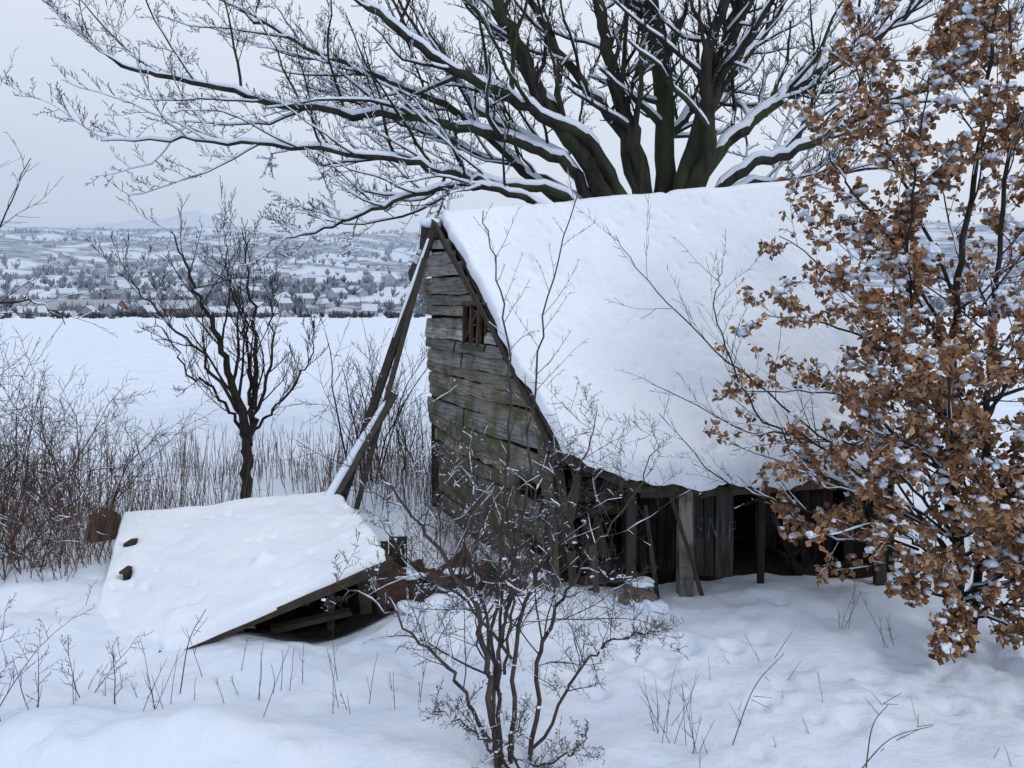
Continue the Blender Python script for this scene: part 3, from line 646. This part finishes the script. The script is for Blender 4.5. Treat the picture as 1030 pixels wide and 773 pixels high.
# foreground hawthorn
B=Buf(); htips=[]
fh=cfg(nch=[23,10,4],ratio=(.17,.44),ang=(35,80),maxl=3,wig=.14,trop=.015,rmin=.0021,rr=.5,snow=-.15,extra=.0035,sdepth=3,sprob=.22,seg=.10,tips=htips)
fw=cfg(nch=[26,5],ratio=(.06,.22),ang=(30,65),maxl=2,wig=.1,trop=.02,rmin=.0023,rr=.5,snow=-.4,extra=.003)
for pts,a,b,c in [
 ([(-.1,5.2,-.1),(-.08,5.2,.75),(0,5.2,1.2),(.1,5.2,2.0),(.19,5.15,2.9),(.43,5.1,3.82)],.016,.0038,fw),
 ([(-.12,5.2,-.1),(-.12,5.25,.9),(-.05,5.3,1.7),(-.02,5.3,2.5),(-.08,5.3,3.2),(-.2,5.3,3.75)],.015,.0038,fw),
 ([(-.1,5.15,-.1),(-.15,5.1,.6),(-.28,5.1,1.15),(-.55,5.0,1.6),(-.85,5.0,2.0),(-1.0,5.0,2.35)],.026,.003,fh),
 ([(-.14,5.1,.2),(-.38,5.0,.7),(-.75,4.9,1.1),(-1.15,4.85,1.4)],.015,.003,fh),
 ([(.12,5.25,-.1),(.2,5.3,.7),(.42,5.4,1.15),(.78,5.5,1.6),(1.1,5.6,2.1)],.019,.003,fh),
 ([(.12,5.2,.0),(.45,5.3,.55),(.8,5.3,.8),(1.05,5.3,.85)],.013,.003,fh),
 ([(0,5.2,-.1),(.03,5.2,.8),(.2,5.2,1.35),(.42,5.2,1.9),(.6,5.2,2.4)],.019,.003,fh),
 ([(-.08,5.3,.4),(-.25,5.6,1.0),(-.4,5.8,1.5),(-.45,6.0,2.0)],.015,.003,fh),
 ([(-.1,5.2,.5),(-.05,5.4,1.2),(.15,5.7,1.6),(.3,6.0,1.9)],.014,.003,fh),
 ([(-.05,5.2,.6),(.0,5.1,1.2),(-.2,5.0,1.7),(-.3,4.9,2.2)],.012,.003,fh),
 ([(.0,5.2,.7),(-.35,5.3,1.1),(-.7,5.4,1.25),(-.95,5.5,1.6)],.012,.003,fh),
 ([(0,5.1,.0),(-.25,4.95,.35),(-.5,4.9,.55)],.011,.0025,fh),
 ([(.05,5.1,.0),(.3,5.0,.15),(.5,4.95,.3)],.01,.0025,fh),
 ([(.05,5.1,-.05),(.0,5.0,.25),(.1,4.95,.5)],.01,.0025,fh)]: limb(B,pts,a,b,c,0,.2,7,.014)
for i in range(70):
    p=htips[rng.integers(len(htips))][-1]
    if p[2]<1.3: blob(B,p,(.006,.006,.007),2,(1,1,1),False)
for i in range(150):
    p=htips[rng.integers(len(htips))]; p=p[rng.integers(1,len(p))]
    s=rng.uniform(.004,.011)
    if p[2]<1.6: blob(B,p+V(0,0,s*.4),(s*2,s*1.3,s*.8),1,(1,1,1),False,.3)
m,nt,bs=mat('dark_berry'); bs.inputs['Base Color'].default_value=(.05,.012,.012,1); bs.inputs['Roughness'].default_value=.4
B.build('hawthorn_bush',[M_barkg,M_snow,m])
# beech with dry leaves
B=Buf(); tips=[]; bc=cfg(nch=[22,8,4],ratio=(.2,.36),ang=(32,64),maxl=3,wig=.1,trop=.025,rmin=.003,rr=.5,snow=.1,extra=.006,sdepth=3,sprob=.5,tips=tips,seg=.13)
for pts,a,b in [
 ([(3.98,6.8,-.2),(3.95,6.8,1.0),(3.9,6.8,2.2),(3.95,6.8,3.3),(4.15,6.8,4.6),(4.35,6.8,6.2)],.052,.012),
 ([(4.06,6.85,-.2),(4.2,6.85,1.3),(4.3,6.9,2.6),(4.5,7.0,4.2),(4.6,7.1,5.8)],.04,.012),
 ([(3.95,6.75,.5),(3.8,6.7,1.4),(3.5,6.6,2.6),(3.35,6.5,3.8),(3.5,6.4,5.0)],.022,.006),
 ([(4.02,6.8,.45),(4.4,6.6,1.0),(4.8,6.5,1.8),(5.0,6.4,3.0)],.022,.006)]: limb(B,pts,a,b,bc,0,.13,9,.012)
b2=cfg(nch=[12,6],ratio=(.2,.38),ang=(28,58),maxl=2,wig=.1,trop=.0,rmin=.003,rr=.5,snow=.2,extra=.006,tips=tips,seg=.1)
for pts in [[(3.95,6.8,.8),(3.5,6.6,1.25),(3.0,6.4,1.5),(2.3,6.3,1.6)],[(3.93,6.8,1.2),(3.4,6.7,1.9),(2.8,6.6,2.3),(1.95,6.5,2.35)],[(3.95,6.8,1.9),(3.4,6.8,2.7),(2.9,6.8,3.3),(2.35,6.8,3.7)],
 [(3.95,6.8,.7),(3.3,6.9,.9),(2.8,7.0,1.0),(2.3,7.0,1.35)],[(3.95,6.8,2.6),(3.4,6.7,3.5),(2.9,6.6,4.1),(2.6,6.5,4.5)],[(3.98,6.8,.4),(3.6,6.6,.6),(3.3,6.5,.65)],[(4.0,6.8,.35),(4.4,6.6,.5),(4.8,6.5,.5)],[(4.0,6.8,.35),(4.3,6.5,.35),(4.6,6.3,.25)],
 [(3.95,6.8,3.1),(3.5,6.9,4.2),(3.2,7,5.0),(3.1,7,5.6)],[(3.95,6.8,1.0),(4.4,6.5,1.4),(5.0,6.3,1.6)],[(3.93,6.8,1.5),(3.5,7.0,1.8),(3.1,7.2,1.75),(2.5,7.3,1.6)],
 [(3.95,6.8,1.0),(3.4,6.5,1.5),(2.9,6.4,1.9),(2.3,6.3,1.95)],[(3.95,6.8,.9),(3.5,6.5,1.0),(3.1,6.4,1.25),(2.6,6.3,1.2)],[(3.95,6.8,2.1),(3.3,6.6,2.6),(2.7,6.5,2.9),(2.1,6.4,3.0)],[(4,6.8,.5),(4.3,6.4,.8),(4.6,6.2,.9)],[(4.1,6.8,2.0),(4.5,6.6,2.6),(4.9,6.5,2.8)],[(3.98,6.8,.6),(3.7,6.5,.8),(3.3,6.3,.95)],
 [(3.95,6.8,1.4),(3.5,6.4,1.8),(3.1,6.2,2.0),(2.8,6.1,2.1)],[(3.95,6.8,1.7),(3.6,6.5,2.3),(3.2,6.3,2.7)],[(3.98,6.8,.5),(4.2,6.4,.9),(4.3,6.1,1.3)],[(3.98,6.8,.35),(3.8,6.5,.35),(3.55,6.3,.25)],[(4.0,6.8,.8),(3.9,6.3,1.2),(3.8,6.0,1.6)]]: limb(B,pts,.018,.004,b2,0,.15,5,.012)
nb=cfg(nch=[12,5],ratio=(.14,.3),ang=(25,50),maxl=2,wig=.1,trop=.03,rmin=.0028,rr=.5,snow=0,extra=.004)
for pts in [[(3.9,6.8,1.0),(3.0,6.7,1.7),(2.2,6.6,2.3),(1.4,6.5,3.0),(.85,6.4,3.65)],[(3.6,6.7,1.2),(2.7,6.6,1.6),(2.0,6.5,2.3),(1.7,6.4,3.0),(1.75,6.4,3.4)],[(3.6,6.8,.9),(2.6,6.8,1.25),(1.9,6.8,1.5),(1.3,6.8,2.1)],[(3.6,6.8,1.1),(2.6,6.6,1.9),(2.0,6.5,2.0),(1.2,6.5,2.4)]]: limb(B,pts,.014,.003,nb,0,.3,5,.012)
lc=0; LV=[];LC=[]
for P in tips:
    n=rng.poisson(6.2)
    if fbm(P[0][0]*1.2+3,P[0][2]*1.2,2)<-.28: n=rng.poisson(1.6)
    for i in range(n):
        j=rng.integers(1,len(P)); p=P[j]+rng.normal(0,.015,3)
        L=rng.uniform(.045,.088); W=L*rng.uniform(.3,.42)
        d=nrm(rng.normal(0,1,3)+V(0,0,-.6)); s=nrm(cross(d,rng.normal(0,1,3))); nn=cross(d,s); cv=rng.uniform(.1,.6)*W
        k=rng.random(); col=V(.33,.165,.078)*(1-k)+V(.14,.07,.037)*k
        if rng.random()<.28: col=V(.43,.27,.155)
        md=p+d*L*.5
        LV.append([p,md+s*W+nn*cv,p+d*L+nn*cv*.6,md-nn*cv*.3,md-s*W+nn*cv]); LC.append(col); lc+=1
        if rng.random()<.05: blob(B,p+V(0,0,.01),V(1.1,1,.75)*rng.uniform(.012,.04),1,(1,1,1),True,.7)
LV=np.array(LV).reshape(-1,3); o=np.arange(lc)[:,None]*5
q=np.stack([o+np.array([0,1,2,3]),o+np.array([0,3,2,4])],1).reshape(-1,4)
B.add(LV,q,2,np.repeat(np.array(LC),2,axis=0),False)
print('leaves',lc,'tips',len(tips))
for i in range(150):
    P=tips[rng.integers(len(tips))]; p=P[len(P)//2]; r=rng.uniform(.02,.055)
    for k in range(4): blob(B,p+rng.normal(0,r*.8,3)*V(1,1,.5),V(1.1,1,.8)*r*rng.uniform(.4,1),1,(1,1,1),True,.7)
B.build('beech_tree',[M_beech,M_snow,M_leaf])
# dry weeds
B=Buf()
def stalk(x,y,h,col,r=.005,branch=3,ln=.12):
    z=G(x,y)-.03; d=nrm(V(rng.normal(0,ln),rng.normal(0,ln),1)); P=[V(x,y,z)]
    for i in range(4): d=nrm(d+rng.normal(0,.06,3)); P.append(P[-1]+d*h/4)
    P=np.array(P); tube(B,P,np.linspace(r,r*.5,5),3,0,col)
    for k in range(rng.integers(0,branch+1)):
        j=rng.integers(1,4); dd=nrm(d+rng.normal(0,.45,3)); l=h*rng.uniform(.12,.35)
        tube(B,np.array([P[j],P[j]+dd*l*.5,P[j]+nrm(dd+UP*.3)*l]),[r*.6,r*.5,r*.3],3,0,col)
cols=[V(.13,.08,.06),V(.17,.11,.08),V(.08,.052,.043),V(.21,.15,.11),V(.11,.085,.075)]
for i in range(1400):
    x=rng.uniform(-8,.2); y=rng.uniform(10.6,14.5)
    if fbm(x*1.3,y*1.3,2)<-.15: continue
    stalk(x,y,rng.uniform(.3,1.05),cols[i%5],.0055,4)
for i in range(850):
    x=rng.uniform(-8,-4.6); y=rng.uniform(7.8,11); stalk(x,y,rng.uniform(.25,1.1),cols[i%5],.005,4,.28)
for i in range(170):
    x=rng.uniform(-1.4,.3); y=rng.uniform(7.6,10.2)
    if x>-1.0+(10.9-y)*.5-.25: continue
    stalk(x,y,rng.uniform(.2,.65),cols[i%5],.004,4,.25)
for i in range(34):
    x=rng.uniform(-3.6,-.7); y=rng.uniform(5.4,6.5); stalk(x,y,rng.uniform(.12,.5),cols[i%3],.0035,3,.22)
for i in range(18):
    x=rng.uniform(.6,3.4); y=rng.uniform(5.1,6.6); stalk(x,y,rng.uniform(.1,.3),cols[i%3],.003,2,.4)
for (x,y) in((1.15,5.5),(1.3,5.4),(1.05,5.6),(3.4,6.9),(3.1,7.1),(-2.6,5.6)):
    for k in range(4): stalk(x+rng.normal(0,.05),y,rng.uniform(.25,.55),cols[2],.003,5,.25)
for a,b in (((1.55,5.4,.0),(1.95,5.5,.6)),((2.2,4.95,.05),(2.85,5.2,.25)),((2.3,5.0,.05),(2.5,5.1,.45)),((-2.55,5.9,.1),(-2.35,5.9,.75))):
    a,b=V(*a),V(*b); tube(B,spline([a,(a+b)/2+V(-.03,0,.08),b]),np.linspace(.005,.0025,15),4,0,cols[2])
    for k in range(4):
        p=a+(b-a)*rng.uniform(.3,.9)+V(-.02,0,.05); tube(B,[p,p+rng.normal(0,.05,3)+V(.05,0,.04)],[.003,.0015],3,0,cols[2])
B.build('dry_weeds',[M_leaf])
B=Buf()
x,y=-6.3,8.9
tube(B,[(x-.3,y,G(x,y)+.32),(x,y+.02,G(x,y)+.36),(x+.28,y+.05,G(x,y)+.34)],[.06,.08,.05],8,0,(.13,.08,.05))
g=G(-5.2,9.9); tube(B,[(-5.3,9.9,g-.1),(-5.27,9.9,g+.15),(-5.2,9.92,g+.3),(-5.18,9.92,g+.32)],[.2,.19,.16,.01],9,0,(.09,.055,.035))
B.build('rotten_tree_stump',[M_wood])
# ---------------------------------------------------------------- world, sun, camera
w=bpy.data.worlds.new('World'); bpy.context.scene.world=w; w.use_nodes=True; nt=w.node_tree; bg=nt.nodes['Background']
sk=N(nt,'ShaderNodeTexSky'); sk.sky_type='NISHITA'; sk.sun_disc=False; sk.sun_elevation=math.radians(40); sk.sun_rotation=math.radians(140); sk.dust_density=4
tc=N(nt,'ShaderNodeTexCoord'); sep=N(nt,'ShaderNodeSeparateXYZ'); nt.links.new(tc.outputs['Generated'],sep.inputs[0])
n=N(nt,'ShaderNodeTexNoise',Scale=1.6,Detail=4.0); mp=N(nt,'ShaderNodeMapping'); mp.inputs['Scale'].default_value=(1,1,3.5); nt.links.new(tc.outputs['Generated'],mp.inputs[0]); nt.links.new(mp.outputs[0],n.inputs['Vector'])
ad=N(nt,'ShaderNodeMath'); ad.operation='MULTIPLY_ADD'; ad.inputs[1].default_value=.25; nt.links.new(n.outputs[0],ad.inputs[0]); nt.links.new(sep.outputs[2],ad.inputs[2])
ad2=N(nt,'ShaderNodeMath'); ad2.operation='MULTIPLY_ADD'; ad2.inputs[1].default_value=.14; nt.links.new(sep.outputs[0],ad2.inputs[0]); nt.links.new(ad.outputs[0],ad2.inputs[2])
c=ramp(nt,ad2.outputs[0],[(.06,(.51,.595,.75)),(.2,(.62,.705,.85)),(.42,(.79,.855,.955)),(1,(.83,.89,.985))])
mul=N(nt,'ShaderNodeVectorMath'); mul.operation='SCALE'; mul.inputs['Scale'].default_value=10; nt.links.new(c,mul.inputs[0])
nt.links.new(mix(nt,.92,sk.outputs[0],mul.outputs[0]),bg.inputs[0]); bg.inputs[1].default_value=.1
sd=bpy.data.lights.new('sun','SUN'); sd.energy=.75; sd.angle=math.radians(12); sd.color=(1,.96,.91); so=bpy.data.objects.new('sun',sd); bpy.context.scene.collection.objects.link(so)
so.rotation_euler=(math.radians(50),0,math.radians(40))
cam=bpy.data.cameras.new('camera'); co=bpy.data.objects.new('camera',cam); bpy.context.scene.collection.objects.link(co); bpy.context.scene.camera=co
co.location=(0,0,3.2); co.rotation_euler=(math.radians(90),0,0); cam.lens=27; cam.sensor_width=36; cam.shift_y=-94/1024; cam.clip_end=20000; cam.clip_start=.05
sc=bpy.context.scene; sc.view_settings.view_transform='Standard'; sc.view_settings.look='None'; sc.view_settings.exposure=0
print('script total',time.time()-T0)
